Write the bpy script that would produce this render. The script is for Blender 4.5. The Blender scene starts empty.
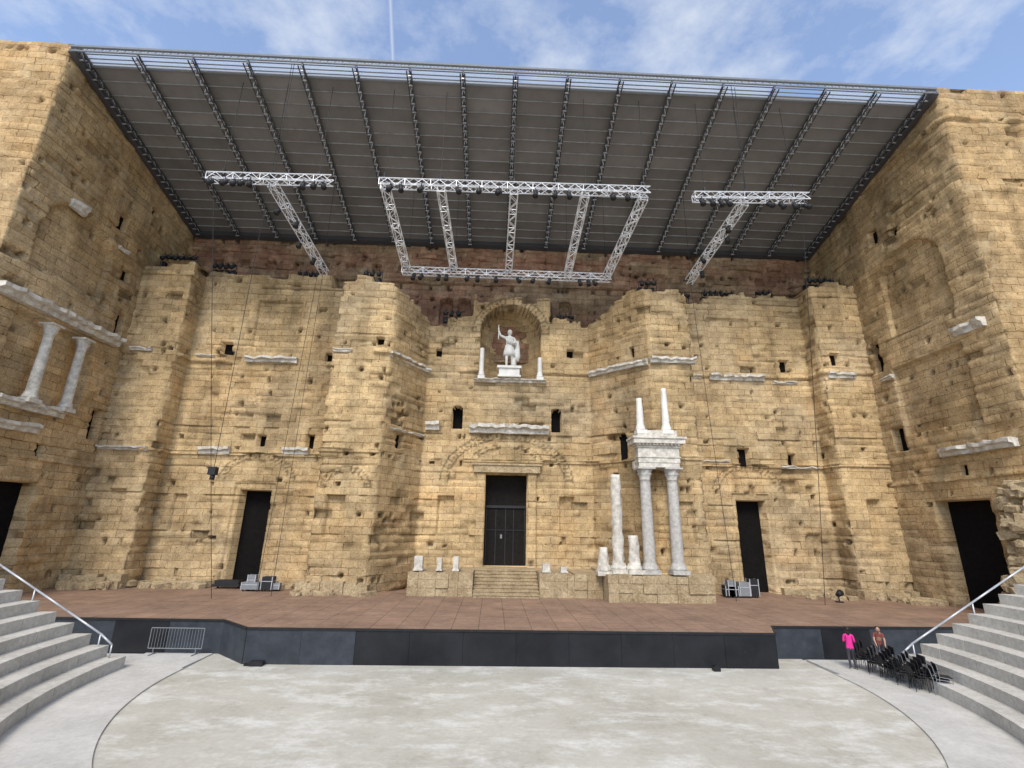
import bpy, bmesh, math, random
import numpy as np
from mathutils import Vector, Matrix
random.seed(7); rng=np.random.RandomState(11)
scene=bpy.context.scene

# ---------------------------------------------------------------- materials
def newmat(name):
    m=bpy.data.materials.new(name); m.use_nodes=True
    nt=m.node_tree; nt.nodes.clear()
    out=nt.nodes.new('ShaderNodeOutputMaterial'); b=nt.nodes.new('ShaderNodeBsdfPrincipled')
    nt.links.new(b.outputs[0],out.inputs[0]); return m,nt,b
def N(nt,t,**k):
    n=nt.nodes.new(t)
    for a,v in k.items():
        if a in n.inputs.keys(): n.inputs[a].default_value=v
        else: setattr(n,a,v)
    return n
def mixc(nt,bt,fac,a,b):
    n=nt.nodes.new('ShaderNodeMix'); n.data_type='RGBA'; n.blend_type=bt
    for s,v in ((0,fac),(6,a),(7,b)):
        if isinstance(v,(int,float)): n.inputs[s].default_value=v
        elif isinstance(v,(tuple,list)): n.inputs[s].default_value=(*v[:3],1)
        else: nt.links.new(v,n.inputs[s])
    return n.outputs[2]
def ramp(nt,src,p0,p1,c0=(0,0,0),c1=(1,1,1)):
    r=nt.nodes.new('ShaderNodeValToRGB'); r.color_ramp.elements[0].position=p0; r.color_ramp.elements[1].position=p1
    r.color_ramp.elements[0].color=(*c0,1); r.color_ramp.elements[1].color=(*c1,1)
    nt.links.new(src,r.inputs[0]); return r.outputs[0]
def noise(nt,scale,detail=6,rough=.6,vec=None):
    n=nt.nodes.new('ShaderNodeTexNoise'); n.inputs['Scale'].default_value=scale; n.inputs['Detail'].default_value=detail; n.inputs['Roughness'].default_value=rough
    if vec is None:
        g=nt.nodes.new('ShaderNodeNewGeometry'); vec=g.outputs['Position']
    nt.links.new(vec,n.inputs['Vector']); return n.outputs[0]
def bump(nt,b,h,strength,dist,prev=None):
    n=nt.nodes.new('ShaderNodeBump'); n.inputs['Strength'].default_value=strength; n.inputs['Distance'].default_value=dist
    nt.links.new(h,n.inputs['Height'])
    if prev: nt.links.new(prev,n.inputs['Normal'])
    nt.links.new(n.outputs[0],b.inputs['Normal']); return n.outputs[0]

def masonry(name):
    m,nt,b=newmat(name)
    att=N(nt,'ShaderNodeAttribute',attribute_name='Col')
    uv=nt.nodes.new('ShaderNodeUVMap')
    nz=nt.nodes.new('ShaderNodeTexNoise'); nz.inputs['Scale'].default_value=1.2; nt.links.new(uv.outputs[0],nz.inputs['Vector'])
    sub=N(nt,'ShaderNodeVectorMath',operation='SUBTRACT'); nt.links.new(nz.outputs['Color'],sub.inputs[0]); sub.inputs[1].default_value=(.5,.5,.5)
    sc=N(nt,'ShaderNodeVectorMath',operation='SCALE'); nt.links.new(sub.outputs[0],sc.inputs[0]); sc.inputs['Scale'].default_value=.2
    ad=N(nt,'ShaderNodeVectorMath',operation='ADD'); nt.links.new(uv.outputs[0],ad.inputs[0]); nt.links.new(sc.outputs[0],ad.inputs[1])
    br=nt.nodes.new('ShaderNodeTexBrick'); nt.links.new(ad.outputs[0],br.inputs['Vector'])
    br.inputs['Scale'].default_value=1; br.inputs['Brick Width'].default_value=1.15; br.inputs['Row Height'].default_value=.52
    br.inputs['Mortar Size'].default_value=.022; br.inputs['Mortar Smooth'].default_value=.6
    br.inputs['Color1'].default_value=(1,1,1,1); br.inputs['Color2'].default_value=(.88,.865,.85,1); br.inputs['Mortar'].default_value=(.42,.35,.28,1)
    jf=ramp(nt,noise(nt,.75,4,.6),.36,.58,(.25,.25,.25))
    c=mixc(nt,'MULTIPLY',jf,att.outputs['Color'],br.outputs['Color'])
    n1=noise(nt,1.9,9,.72); c=mixc(nt,'MULTIPLY',.85,c,ramp(nt,n1,.3,.72,(.70,.66,.62),(1.25,1.25,1.23)))
    n2=noise(nt,9,5,.72); c=mixc(nt,'MULTIPLY',.65,c,ramp(nt,n2,.34,.56,(.52,.47,.42),(1.08,1.08,1.08)))
    g=nt.nodes.new('ShaderNodeNewGeometry')
    for s_,a_,b_,f_ in ((1.7,.05,.11,.85),(3.1,.03,.09,.6)):
        vo=nt.nodes.new('ShaderNodeTexVoronoi'); vo.inputs['Scale'].default_value=s_; nt.links.new(g.outputs['Position'],vo.inputs['Vector'])
        c=mixc(nt,'MULTIPLY',f_,c,ramp(nt,vo.outputs['Distance'],a_,b_,(.24,.18,.13),(1,1,1)))
    n3=noise(nt,.7,8,.72); c=mixc(nt,'MIX',ramp(nt,n3,.52,.7,(0,0,0),(.42,.42,.42)),c,(.60,.49,.31))
    n4=noise(nt,.33,8,.7); c=mixc(nt,'MULTIPLY',ramp(nt,n4,.52,.7,(0,0,0),(.55,.55,.55)),c,(.68,.64,.60))
    nt.links.new(c,b.inputs['Base Color']); b.inputs['Roughness'].default_value=.95; b.inputs['Specular IOR Level'].default_value=.1
    inv=N(nt,'ShaderNodeMath',operation='SUBTRACT'); inv.inputs[0].default_value=1; nt.links.new(br.outputs['Fac'],inv.inputs[1])
    p=bump(nt,b,inv.outputs[0],.55,.05); p=bump(nt,b,n1,.55,.11,p); bump(nt,b,n2,.5,.04,p)
    return m
M_MAS=masonry('weathered_masonry')
def simple(name,col,rough=.8,metal=0,var=.25,scale=4,bs=.2,spec=.3,dist=.02):
    m,nt,b=newmat(name)
    n1=noise(nt,scale,6,.65)
    lo=tuple(c*(1-var) for c in col); hi=tuple(min(1,c*(1+var)) for c in col)
    nt.links.new(ramp(nt,n1,.3,.7,lo,hi),b.inputs['Base Color'])
    b.inputs['Roughness'].default_value=rough; b.inputs['Metallic'].default_value=metal; b.inputs['Specular IOR Level'].default_value=spec
    if bs: bump(nt,b,n1,bs,dist)
    return m
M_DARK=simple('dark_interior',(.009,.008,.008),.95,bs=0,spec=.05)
M_DOOR=simple('dark_door_timber',(.012,.011,.010),.8,bs=.2,spec=.1)
M_MARBLE=simple('weathered_marble',(.52,.485,.42),.75,var=.38,scale=3,bs=.5,dist=.05)
M_MARBLE2=simple('grey_granite_column',(.41,.39,.355),.7,var=.28,scale=5,bs=.4,dist=.03)
M_WHITE=simple('statue_marble',(.66,.64,.59),.6,var=.14,scale=2,bs=.2)
M_ALU=simple('aluminium_truss',(.72,.73,.74),.35,metal=.2,var=.08,scale=3,bs=0)
M_BLK=simple('black_equipment',(.018,.018,.02),.5,var=.3,bs=0)
M_CABLE=simple('black_cable',(.03,.03,.03),.7,bs=0)
M_STEEL=simple('roof_steel',(.07,.07,.075),.5,metal=.2,var=.1,bs=0)
M_LSTEEL=simple('galvanised_steel',(.5,.51,.53),.4,metal=.4,var=.1,bs=0)
M_CASE=simple('flight_case_grey',(.2,.21,.22),.5,var=.1,bs=0)
m,nt,b=newmat('pale_limestone_seating')
n1=noise(nt,.5,8,.72); n2=noise(nt,7,6,.7)
c=ramp(nt,n1,.33,.66,(.43,.41,.365),(.60,.575,.52)); c=mixc(nt,'MULTIPLY',.7,c,ramp(nt,n2,.35,.65,(.72,.71,.69),(1.1,1.1,1.1)))
nt.links.new(c,b.inputs['Base Color']); b.inputs['Roughness'].default_value=.88; bump(nt,b,n2,.4,.02); M_STEP=m
m,nt,b=newmat('frosted_glass'); b.inputs['Base Color'].default_value=(.7,.8,.88,1); b.inputs['Roughness'].default_value=.35
tr=nt.nodes.new('ShaderNodeBsdfTranslucent'); tr.inputs[0].default_value=(.75,.8,.85,1); tp=nt.nodes.new('ShaderNodeBsdfTransparent')
mx=nt.nodes.new('ShaderNodeMixShader'); mx.inputs[0].default_value=.6; nt.links.new(b.outputs[0],mx.inputs[1]); nt.links.new(tr.outputs[0],mx.inputs[2])
mx2=nt.nodes.new('ShaderNodeMixShader'); mx2.inputs[0].default_value=.45; nt.links.new(mx.outputs[0],mx2.inputs[1]); nt.links.new(tp.outputs[0],mx2.inputs[2])
nt.links.new(mx2.outputs[0],[n for n in nt.nodes if n.type=='OUTPUT_MATERIAL'][0].inputs[0]); M_GLASS=m

m,nt,b=newmat('orchestra_floor')
g=nt.nodes.new('ShaderNodeNewGeometry'); mp=nt.nodes.new('ShaderNodeMapping'); mp.inputs['Scale'].default_value=(1,1.9,1); nt.links.new(g.outputs['Position'],mp.inputs[0])
n1=noise(nt,.16,9,.7); n2=noise(nt,6,6,.7); n3=noise(nt,.42,11,.76,mp.outputs[0]); n5=noise(nt,.9,9,.74)
c=ramp(nt,n1,.38,.6,(.42,.395,.325),(.52,.495,.42))
c=mixc(nt,'MIX',ramp(nt,n3,.49,.62,(0,0,0),(.85,.85,.85)),c,(.66,.645,.585))
c=mixc(nt,'MULTIPLY',ramp(nt,n5,.52,.66,(0,0,0),(.6,.6,.6)),c,(.78,.76,.71))
c=mixc(nt,'MULTIPLY',.6,c,ramp(nt,n2,.3,.7,(.8,.8,.8),(1.08,1.08,1.08)))
nt.links.new(c,b.inputs['Base Color']); b.inputs['Roughness'].default_value=.9; bump(nt,b,n2,.35,.02); M_ORCH=m
m,nt,b=newmat('pale_paving')
n1=noise(nt,.7,8,.72); n2=noise(nt,9,6,.7)
c=ramp(nt,n1,.35,.65,(.46,.445,.40),(.59,.57,.52)); c=mixc(nt,'MULTIPLY',.6,c,ramp(nt,n2,.3,.7,(.75,.75,.75),(1.1,1.1,1.1)))
nt.links.new(c,b.inputs['Base Color']); b.inputs['Roughness'].default_value=.9; bump(nt,b,n2,.3,.02); M_PAVE=m
m,nt,b=newmat('stage_floor_boards')
g=nt.nodes.new('ShaderNodeNewGeometry')
br=nt.nodes.new('ShaderNodeTexBrick'); nt.links.new(g.outputs['Position'],br.inputs['Vector']); br.offset=0
br.inputs['Scale'].default_value=1; br.inputs['Brick Width'].default_value=1.22; br.inputs['Row Height'].default_value=1.22; br.inputs['Mortar Size'].default_value=.02
br.inputs['Color1'].default_value=(.27,.175,.125,1); br.inputs['Color2'].default_value=(.23,.152,.11,1); br.inputs['Mortar'].default_value=(.12,.08,.06,1)
n1=noise(nt,.5,8,.7); c=mixc(nt,'MULTIPLY',.9,br.outputs['Color'],ramp(nt,n1,.3,.7,(.66,.65,.63),(1.3,1.27,1.23)))
n2=noise(nt,3,7,.75); c=mixc(nt,'MIX',ramp(nt,n2,.48,.7,(0,0,0),(.45,.45,.45)),c,(.36,.28,.20))
nt.links.new(c,b.inputs['Base Color']); b.inputs['Roughness'].default_value=.75; b.inputs['Specular IOR Level'].default_value=.2; M_STAGE=m
m,nt,b=newmat('black_stage_fascia')
n1=noise(nt,.6,5,.6); n2=noise(nt,9,5,.7)
c=ramp(nt,n1,.35,.65,(.009,.009,.011),(.019,.020,.023)); c=mixc(nt,'MIX',ramp(nt,n2,.6,.8,(0,0,0),(.3,.3,.3)),c,(.08,.08,.08))
nt.links.new(c,b.inputs['Base Color']); b.inputs['Roughness'].default_value=.6; b.inputs['Specular IOR Level'].default_value=.25; M_FASC=m
M_FASC2=simple('grey_stage_fascia',(.035,.041,.05),.6,var=.35,scale=1.5,bs=0)

# ---------------------------------------------------------------- helpers
def link(o,parent=None):
    scene.collection.objects.link(o)
    if parent: o.parent=parent
    return o
def empty(name,loc=(0,0,0)):
    o=bpy.data.objects.new(name,None); o.location=loc; return link(o)
class MB:
    def __init__(s): s.v=[];s.f=[];s.m=[];s.sm=[]
    def add(s,vs,fs,mi=0,smooth=False):
        o=len(s.v); s.v+= [tuple(v) for v in vs]
        for f in fs: s.f.append([i+o for i in f]); s.m.append(mi); s.sm.append(smooth)
    def box(s,x0,x1,y0,y1,z0,z1,mi=0):
        vs=[(x,y,z) for z in (z0,z1) for y in (y0,y1) for x in (x0,x1)]
        s.add(vs,[(0,2,3,1),(4,5,7,6),(0,1,5,4),(2,6,7,3),(0,4,6,2),(1,3,7,5)],mi)
    def obox(s,c,ax,ay,az,mi=0):
        c=Vector(c);ax=Vector(ax);ay=Vector(ay);az=Vector(az)
        vs=[c+ax*i+ay*j+az*k for k in(-1,1) for j in(-1,1) for i in(-1,1)]
        s.add(vs,[(0,2,3,1),(4,5,7,6),(0,1,5,4),(2,6,7,3),(0,4,6,2),(1,3,7,5)],mi)
    def tube(s,a,b,r,n=5,mi=0,r2=None,cap=True):
        a=Vector(a);b=Vector(b);d=(b-a)
        if d.length<1e-6:return
        d.normalize(); u=d.orthogonal().normalized(); w=d.cross(u); r2=r if r2 is None else r2
        vs=[a+(u*math.cos(t)+w*math.sin(t))*r for t in [2*math.pi*i/n for i in range(n)]]+[b+(u*math.cos(t)+w*math.sin(t))*r2 for t in [2*math.pi*i/n for i in range(n)]]
        fs=[(i,(i+1)%n,n+(i+1)%n,n+i) for i in range(n)]
        if cap: fs+=[tuple(range(n-1,-1,-1)),tuple(range(n,2*n))]
        s.add(vs,fs,mi,n>6)
    def lathe(s,c,prof,n=20,mi=0,fn=None):
        vs=[];k=len(prof)
        for j,(r,z) in enumerate(prof):
            for i in range(n):
                t=2*math.pi*i/n; rr=r*(fn(t,z) if fn else 1)
                vs.append((c[0]+rr*math.cos(t),c[1]+rr*math.sin(t),c[2]+z))
        fs=[(j*n+i,j*n+(i+1)%n,(j+1)*n+(i+1)%n,(j+1)*n+i) for j in range(k-1) for i in range(n)]
        fs.append(tuple(range(n-1,-1,-1))); fs.append(tuple((k-1)*n+i for i in range(n)))
        s.add(vs,fs,mi,True)
    def obj(s,name,mats,parent=None,loc=None):
        me=bpy.data.meshes.new(name); me.from_pydata(s.v,[],s.f)
        for m in mats: me.materials.append(m)
        me.polygons.foreach_set('material_index',s.m); me.polygons.foreach_set('use_smooth',s.sm)
        me.update(); o=bpy.data.objects.new(name,me)
        if loc: o.location=loc
        return link(o,parent)

_L={}
def vn(x,y,seed=0):
    if seed not in _L: _L[seed]=np.random.RandomState(seed+100).rand(256,256)
    T=_L[seed]; xi=np.floor(x).astype(int); yi=np.floor(y).astype(int); fx=x-xi; fy=y-yi
    fx=fx*fx*(3-2*fx); fy=fy*fy*(3-2*fy)
    a=T[xi%256,yi%256];b=T[(xi+1)%256,yi%256];c=T[xi%256,(yi+1)%256];d=T[(xi+1)%256,(yi+1)%256]
    return (a*(1-fx)+b*fx)*(1-fy)+(c*(1-fx)+d*fx)*fy
def fbm(x,y,seed=0,o=4):
    r=0;a=.5
    for i in range(o): r=r+a*vn(x*2**i,y*2**i,seed+i); a*=.5
    return r/(1-.5**o)
def hsh(i,j,seed=0):
    if ('h',seed) not in _L: _L[('h',seed)]=np.random.RandomState(seed+900).rand(256,256)
    return _L[('h',seed)][i.astype(int)%256,j.astype(int)%256]

BW,BH=1.15,.52
def wall(name,pts,zmin,zmax,top,feats,parent,res=.17,thick=2.5,seed=0,base=(.60,.445,.245),tone=None,pits=1.0,uoff=0,amp=1.0,bands=()):
    P=[Vector((p[0],p[1])) for p in pts]; S=[0]
    for i in range(len(P)-1): S.append(S[-1]+(P[i+1]-P[i]).length)
    D=[(P[i+1]-P[i]).normalized() for i in range(len(P)-1)]; NR=[Vector((d.y,-d.x)) for d in D]
    us=[]
    for i in range(len(D)):
        n=max(1,int((S[i+1]-S[i])/res)); us+=list(np.linspace(S[i],S[i+1],n,endpoint=False))
    us.append(S[-1]); zs=list(np.arange(zmin,zmax+res,res))
    F=[]; eu=[];ez=[]
    for f in feats:
        sg,a0,a1,z0,z1,dep=f[:6]; shape=f[6] if len(f)>6 else 'r'; mi=f[7] if len(f)>7 else 0
        u0,u1=S[sg]+a0,S[sg]+a1; F.append((u0,u1,z0,z1,dep,shape,mi))
        if shape!='k': eu+=[u0,u1]; ez+=[z0,z1]
    for b_ in bands: ez+=[b_[0],b_[1]]
    def merge(base_,edges,keep=()):
        edges=sorted(set(round(e,3) for e in edges)); e2=[]
        for e in edges:
            if not e2 or e-e2[-1]>.05: e2.append(e)
        b2=[b for b in base_ if (b in keep) or all(abs(b-e)>.05 for e in e2)]
        return np.array(sorted(b2+[e-.012 for e in e2]+[e+.012 for e in e2])),e2
    U,eu2=merge(us,eu,set(S)); Z,ez2=merge(zs,ez)
    snap=lambda v,E:min(E,key=lambda e:abs(e-v)) if E else v
    nu,nz=len(U),len(Z); UU,ZZ=np.meshgrid(U,Z,indexing='ij')
    UH=UU+uoff
    row=np.floor(ZZ/BH); off=np.where(row%2==0,BW*.5,0); col=np.floor((UH+off)/BW)
    h1=hsh(row,col,seed); h2=hsh(row,col,seed+1)
    big=fbm(UH*.22,ZZ*.22,seed+3); mid=fbm(UH*.9,ZZ*.9,seed+7); fine=vn(UH*3.1,ZZ*3.1,seed+11)
    er=np.clip((fbm(UH*.3,ZZ*.4,seed+20)-.47)*5,0,1)
    Dp=amp*((h1-.5)*.09*(.4+er)+(mid-.5)*.12+(big-.5)*.28+(fine-.5)*.05 - er*(h2>.7)*.16)
    seam=(vn(row*7.3,UH*.35,seed+31)>.66); Dp-=amp*seam*.10*(np.abs((ZZ/BH)%1-.5)>.3)
    miss=(hsh(row,col,seed+4)>.975)&(er>.15); Dp-=miss*.3
    for (z0,z1,pj) in bands:
        bm_=(ZZ>z0)&(ZZ<z1)&(fbm(UH*.25,ZZ*0+z0,seed+77)>.42); Dp+=bm_*pj*(.5+.7*h1)
    for i,s in enumerate(S[1:-1]):
        d=np.abs(UU-s); t=np.clip(1-d/.5,0,1); cr=D[i].x*D[i+1].y-D[i].y*D[i+1].x
        if cr>0: Dp-=amp*t*(.04+.3*np.clip(h1-.35,0,1))
    pit=np.zeros_like(Dp)
    npit=int(pits*S[-1]*(zmax-zmin)*.15)
    R=np.random.RandomState(seed+5)
    for k in range(npit):
        cu=R.rand()*S[-1]; cz=zmin+R.rand()*(zmax-zmin)
        if R.rand()<.65: cz=(math.floor(cz/(BH*4))*4+.5)*BH
        w=.09+.1*R.rand()**2; hh=.09+.1*R.rand()
        m=(np.abs(UU-cu)<w)&(np.abs(ZZ-cz)<hh); pit[m]=1
    Dp-=pit*.42
    dark=np.zeros((nu-1,nz-1),int); vous=np.zeros_like(Dp)
    uc=(U[1:]+U[:-1])/2; zc=(Z[1:]+Z[:-1])/2; UC,ZC=np.meshgrid(uc,zc,indexing='ij')
    for (u0,u1,z0,z1,dep,shape,mi) in F:
        if shape=='k':
            c=(u0+u1)/2; r=(u1-u0)/2; zs_=z0; rise=z1-z0; q=np.sqrt(((UU-c)/r)**2+((ZZ-zs_)/rise)**2)*r
            an=np.arctan2((ZZ-zs_)/rise,(UU-c)/r); m=(q<r)&(q>r-mi)&(ZZ>zs_)
            vi=np.floor(an*r/.42); Dp=np.where(m,Dp*.4+dep+.07*(hsh(vi,vi*0+3,seed)-.5),Dp)
            jn=(np.abs((an*r/.42)%1-.5)>.36)|(q>r-.12)|(q<r-mi+.1); vous=np.where(m,np.where(jn,.45,.95+.2*hsh(vi,vi*0+7,seed)),vous); continue
        u0,u1,z0,z1=snap(u0,eu2),snap(u1,eu2),snap(z0,ez2),snap(z1,ez2)
        def inside(A,B,e=0):
            m=(A>u0+e)&(A<u1-e)&(B>z0+e)&(B<z1-e)
            if shape in('a','n'):
                r=(u1-u0)/2; c=(u0+u1)/2; zc_=z1-r
                m&=(B<zc_)|((A-c)**2+(B-zc_)**2<r*r)
            return m
        m=inside(UU,ZZ)
        if shape=='n':
            c=(u0+u1)/2; r=(u1-u0)/2; q=np.sqrt(np.clip(1-((UU-c)/r)**2,0,1)); zq=z1-r
            q=np.where(ZZ>zq,np.sqrt(np.clip(1-((UU-c)/r)**2-((ZZ-zq)/r)**2,0,1)),q)
            Dp=np.where(m,-dep*(.3+.7*q)+Dp*.3,Dp)
        else: Dp=np.where(m,-dep+Dp*(.5 if dep<.6 else .15),Dp)
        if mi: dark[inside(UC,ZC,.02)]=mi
    T=top(U)[:,None]*np.ones_like(ZZ); ex=np.clip(ZZ-T,0,None)
    Zf=np.where(ZZ>T,T+(fine-.5)*.12,ZZ); back=np.minimum(ex*7,thick)
    Dt=np.where(ZZ>T,Dp*.5-back,Dp)
    X=np.zeros(nu);Y=np.zeros(nu);NX=np.zeros(nu);NY=np.zeros(nu)
    for i,u in enumerate(U):
        k=min(max(int(np.searchsorted(S,u,side='right'))-1,0),len(D)-1); p=P[k]+D[k]*(u-S[k]); n=NR[k]
        for j in range(1,len(S)-1):
            if abs(u-S[j])<1e-6: n=(NR[j-1]+NR[j])/(1+NR[j-1].dot(NR[j]))
        X[i],Y[i],NX[i],NY[i]=p.x,p.y,n.x,n.y
    V=np.stack([X[:,None]+NX[:,None]*Dt,Y[:,None]+NY[:,None]*Dt,Zf],-1).reshape(-1,3)
    idx=np.arange(nu*nz).reshape(nu,nz)
    Q=np.stack([idx[:-1,:-1],idx[1:,:-1],idx[1:,1:],idx[:-1,1:]],-1).reshape(-1,4)
    me=bpy.data.meshes.new(name); me.vertices.add(len(V)); me.vertices.foreach_set('co',V.ravel().astype(np.float32))
    me.loops.add(Q.size); me.loops.foreach_set('vertex_index',Q.ravel().astype(np.int32)); me.polygons.add(len(Q))
    me.polygons.foreach_set('loop_start',np.arange(0,Q.size,4,dtype=np.int32)); me.polygons.foreach_set('loop_total',np.full(len(Q),4,np.int32))
    me.update(calc_edges=True)
    for mm in (M_MAS,M_DARK,M_DOOR): me.materials.append(mm)
    me.polygons.foreach_set('material_index',dark.reshape(-1).astype(np.int32))
    uvl=me.uv_layers.new(name='UVMap'); UVv=np.stack([UH,ZZ],-1).reshape(-1,2); uvl.data.foreach_set('uv',UVv[Q.ravel()].ravel().astype(np.float32))
    br=.78+.27*hsh(row,col,seed+2)+.5*(big-.5)+.32*(mid-.5)
    streak=np.clip((fbm(UH*.9,ZZ*.08,seed+40)-.50)*4,0,1); br*=1-.26*streak
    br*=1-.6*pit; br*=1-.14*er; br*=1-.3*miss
    grey=np.clip((fbm(UH*.15,ZZ*.2,seed+50)-.45)*3,0,1)*.3
    c=np.stack([np.full_like(br,b_) for b_ in base],-1)*br[...,None]
    g_=c.mean(-1,keepdims=True)*np.array([1.12,1.0,.78]); c=c*(1-grey[...,None])+g_*grey[...,None]
    org=np.clip((fbm(UH*.35,ZZ*.5,seed+60)-.55)*4,0,1)[...,None]*.3; c=c*(1-org)+c*np.array([1.12,.92,.7])*org
    c=np.where(vous[...,None]>0,c*vous[...,None],c)
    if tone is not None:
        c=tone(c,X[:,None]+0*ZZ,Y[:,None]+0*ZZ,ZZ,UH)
    ca=me.color_attributes.new('Col','FLOAT_COLOR','POINT'); C4=np.ones((nu*nz,4),np.float32); C4[:,:3]=np.clip(c,0.01,.9).reshape(-1,3); ca.data.foreach_set('color',C4.ravel())
    o=bpy.data.objects.new(name,me); return link(o,parent)

def stepped(fn,seed,amp=.5,w=1.3):
    def t(U):
        a=np.array([fn(u) for u in U]); k=np.floor(U/w); n=hsh(k,k*0+3,seed); k2=np.floor(U/.45); n2=hsh(k2,k2*0+9,seed)
        return np.floor((a+(n-.6)*amp*2)/(BH*.5))*BH*.5+(n2-.5)*.14*amp
    return t

THE=empty('roman_theatre_stage_wall')
pl=[(-30.2,-2.1),(-25.6,-2.1),(-25.6,-.3),(-13.1,-.3),(-13.1,-3.7),(-8.8,-3.7),(-6.4,.3),(7.0,.3),(10.9,-3.7),(14.4,-3.7),(14.4,-.3),(25.6,-.3),(25.6,-2.1),(30.2,-2.1)]
SS=[0]
for i in range(len(pl)-1): SS.append(SS[-1]+math.hypot(pl[i+1][0]-pl[i][0],pl[i+1][1]-pl[i][1]))
def xf(sg,x0,x1,z0,z1,d,sh='r',mi=0): return (sg,x0-pl[sg][0],x1-pl[sg][0],z0,z1,d,sh,mi)
feats=[
 xf(6,-5.0,5.6,9.2,13.2,-.0,'k',.75), xf(6,-2.5,3.1,11.0,12.2,.03,'k',.6),
 xf(6,-2.05,-1.37,2.6,10.0,-.16), xf(6,1.97,2.65,2.6,10.0,-.16),
 xf(6,-1.35,1.95,3.0,9.9,1.3,'r',2), xf(6,-5.0,-3.75,5.4,8.1,.35), xf(6,4.45,5.6,5.5,8.2,.35),
 xf(6,-4.25,-3.4,13.4,15.3,1.0,'a',1), xf(6,3.85,4.7,13.3,15.3,1.0,'a',1),
 xf(6,-2.95,3.75,21.8,25.15,.08,'k',.8), xf(6,-2.2,3.0,17.7,24.4,2.9,'n'), xf(6,-5.9,-5.4,19.5,20.2,.5,'r',1),
 xf(6,5.2,5.8,19.8,20.5,.5,'r',1),
 xf(2,-21.6,-15.8,8.9,11.0,0,'k',.6), xf(2,-20.2,-17.2,1.0,8.7,.12),
 xf(2,-19.8,-17.5,1.0,8.2,1.1,'r',1), xf(2,-20.9,-17.3,19.7,23.8,.22), xf(2,-19.2,-18.5,11.5,12.4,.7,'r',1), xf(2,-15.4,-14.8,11.4,12.5,.7,'r',1),
 xf(2,-23.3,-22.4,19.0,20.0,.6,'r',1), xf(2,-14.8,-14.1,18.6,19.3,.5,'r',1), xf(2,-24.6,-23.6,5.2,7.8,.3),
 xf(10,16.4,22.2,8.9,11.0,0,'k',.6), xf(10,17.9,20.8,1.0,8.7,.12),
 xf(10,18.2,20.5,1.0,8.2,1.1,'r',1), xf(10,18.8,19.7,10.8,12.3,.7,'r',1), xf(10,17.3,21.0,19.8,23.6,.2), xf(10,23.2,24.0,18.8,19.9,.5,'r',1),
 xf(10,22.8,23.4,11.0,11.9,.6,'r',1),
 xf(4,-12.8,-9.2,8.3,9.8,0,'k',.5), xf(4,-12.2,-10.9,5.0,7.8,.4), xf(4,-9.9,-9.3,18.9,19.5,.5,'r',1), xf(8,12.0,13.4,5.0,7.8,.3),
 (5,1.6,2.3,11.3,12.4,.5,'r',1),(7,2.4,3.3,10.9,13.0,.6,'a',1),(7,3.9,4.3,18.9,19.8,.5,'r',1),
 xf(12,27.2,28.2,4.9,8.3,.35), xf(0,-28.0,-26.8,5.0,8.0,.35), xf(12,26.4,27.2,18.9,20.0,.6,'r',1),
]
def topf(u):
    k=max(0,min(len(pl)-2,int(np.searchsorted(SS,u,side='right'))-1)); t=(u-SS[k])/(SS[k+1]-SS[k]); x=pl[k][0]+(pl[k+1][0]-pl[k][0])*t
    if k<=1: return 26.2
    if k==2: return 26.4 -(.8 if x>-15 else 0)
    if k in(3,4): return 24.6
    if k==5: return 24.3-1.1*t
    if k==6: return 25.3 if -3.0<x<3.8 else 23.2
    if k==7: return 23.4+1.5*t
    if k in(8,9): return 24.8 - (.8*t if k==8 else 0)
    if k==10: return 25.4+.08*(x-14)
    return 26.3
def toneF(c,X,Y,Z,U):
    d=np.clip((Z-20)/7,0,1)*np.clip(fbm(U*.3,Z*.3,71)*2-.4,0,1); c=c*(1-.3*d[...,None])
    side=((X>-8.7)&(X<-6.5)|(X>7.1)&(X<10.8)); c=np.where(side[...,None],c*np.array([.84,.82,.80]),c)  # shade of the angled side faces painted into the stone colour
    pale=np.clip((4.5-Z)/4,0,1)[...,None]*.3; c=c*(1-pale)+np.array([.52,.42,.28])*pale
    return c
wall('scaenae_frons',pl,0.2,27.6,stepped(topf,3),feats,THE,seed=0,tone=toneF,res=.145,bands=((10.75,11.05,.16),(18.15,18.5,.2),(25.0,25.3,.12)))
pr=[(-30.3,2.8),(30.3,2.8)]
rf=[]
for i,x in enumerate((-5.6,-3.9,3.7,5.5)): rf.append((0,x+30.3-.6,x+30.3+.6,23.6,26.2,.8,'a',0))
for x in np.arange(-27,28,2.45):
    rf.append((0,x+30.3-.45,x+30.3+.45,28.6,29.4,.5,'r',0))
def toneR(c,X,Y,Z,U):
    l=c.mean(-1,keepdims=True); red=np.array([1.3,.74,.5])*l*.9
    k=np.clip(fbm(U*.25,Z*.5,81)*3.2-1.0,.15,1)[...,None]
    return (c*.78*(1-k)+red*k*.9)*(.75+.5*fbm(U*.6,Z*.6,83))[...,None]
wall('high_rear_wall',pr,20,33.6,lambda U:U*0+33.0,rf,THE,seed=200,base=(.44,.32,.20),tone=toneR,res=.18,thick=1.2,pits=2,amp=1.7,bands=((27.6,27.9,.2),(30.2,30.5,.2)))
wl=[(-62,-12.6),(-29.5,-12.6),(-29.5,3.4)]
a=lambda y:y+12.6
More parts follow.
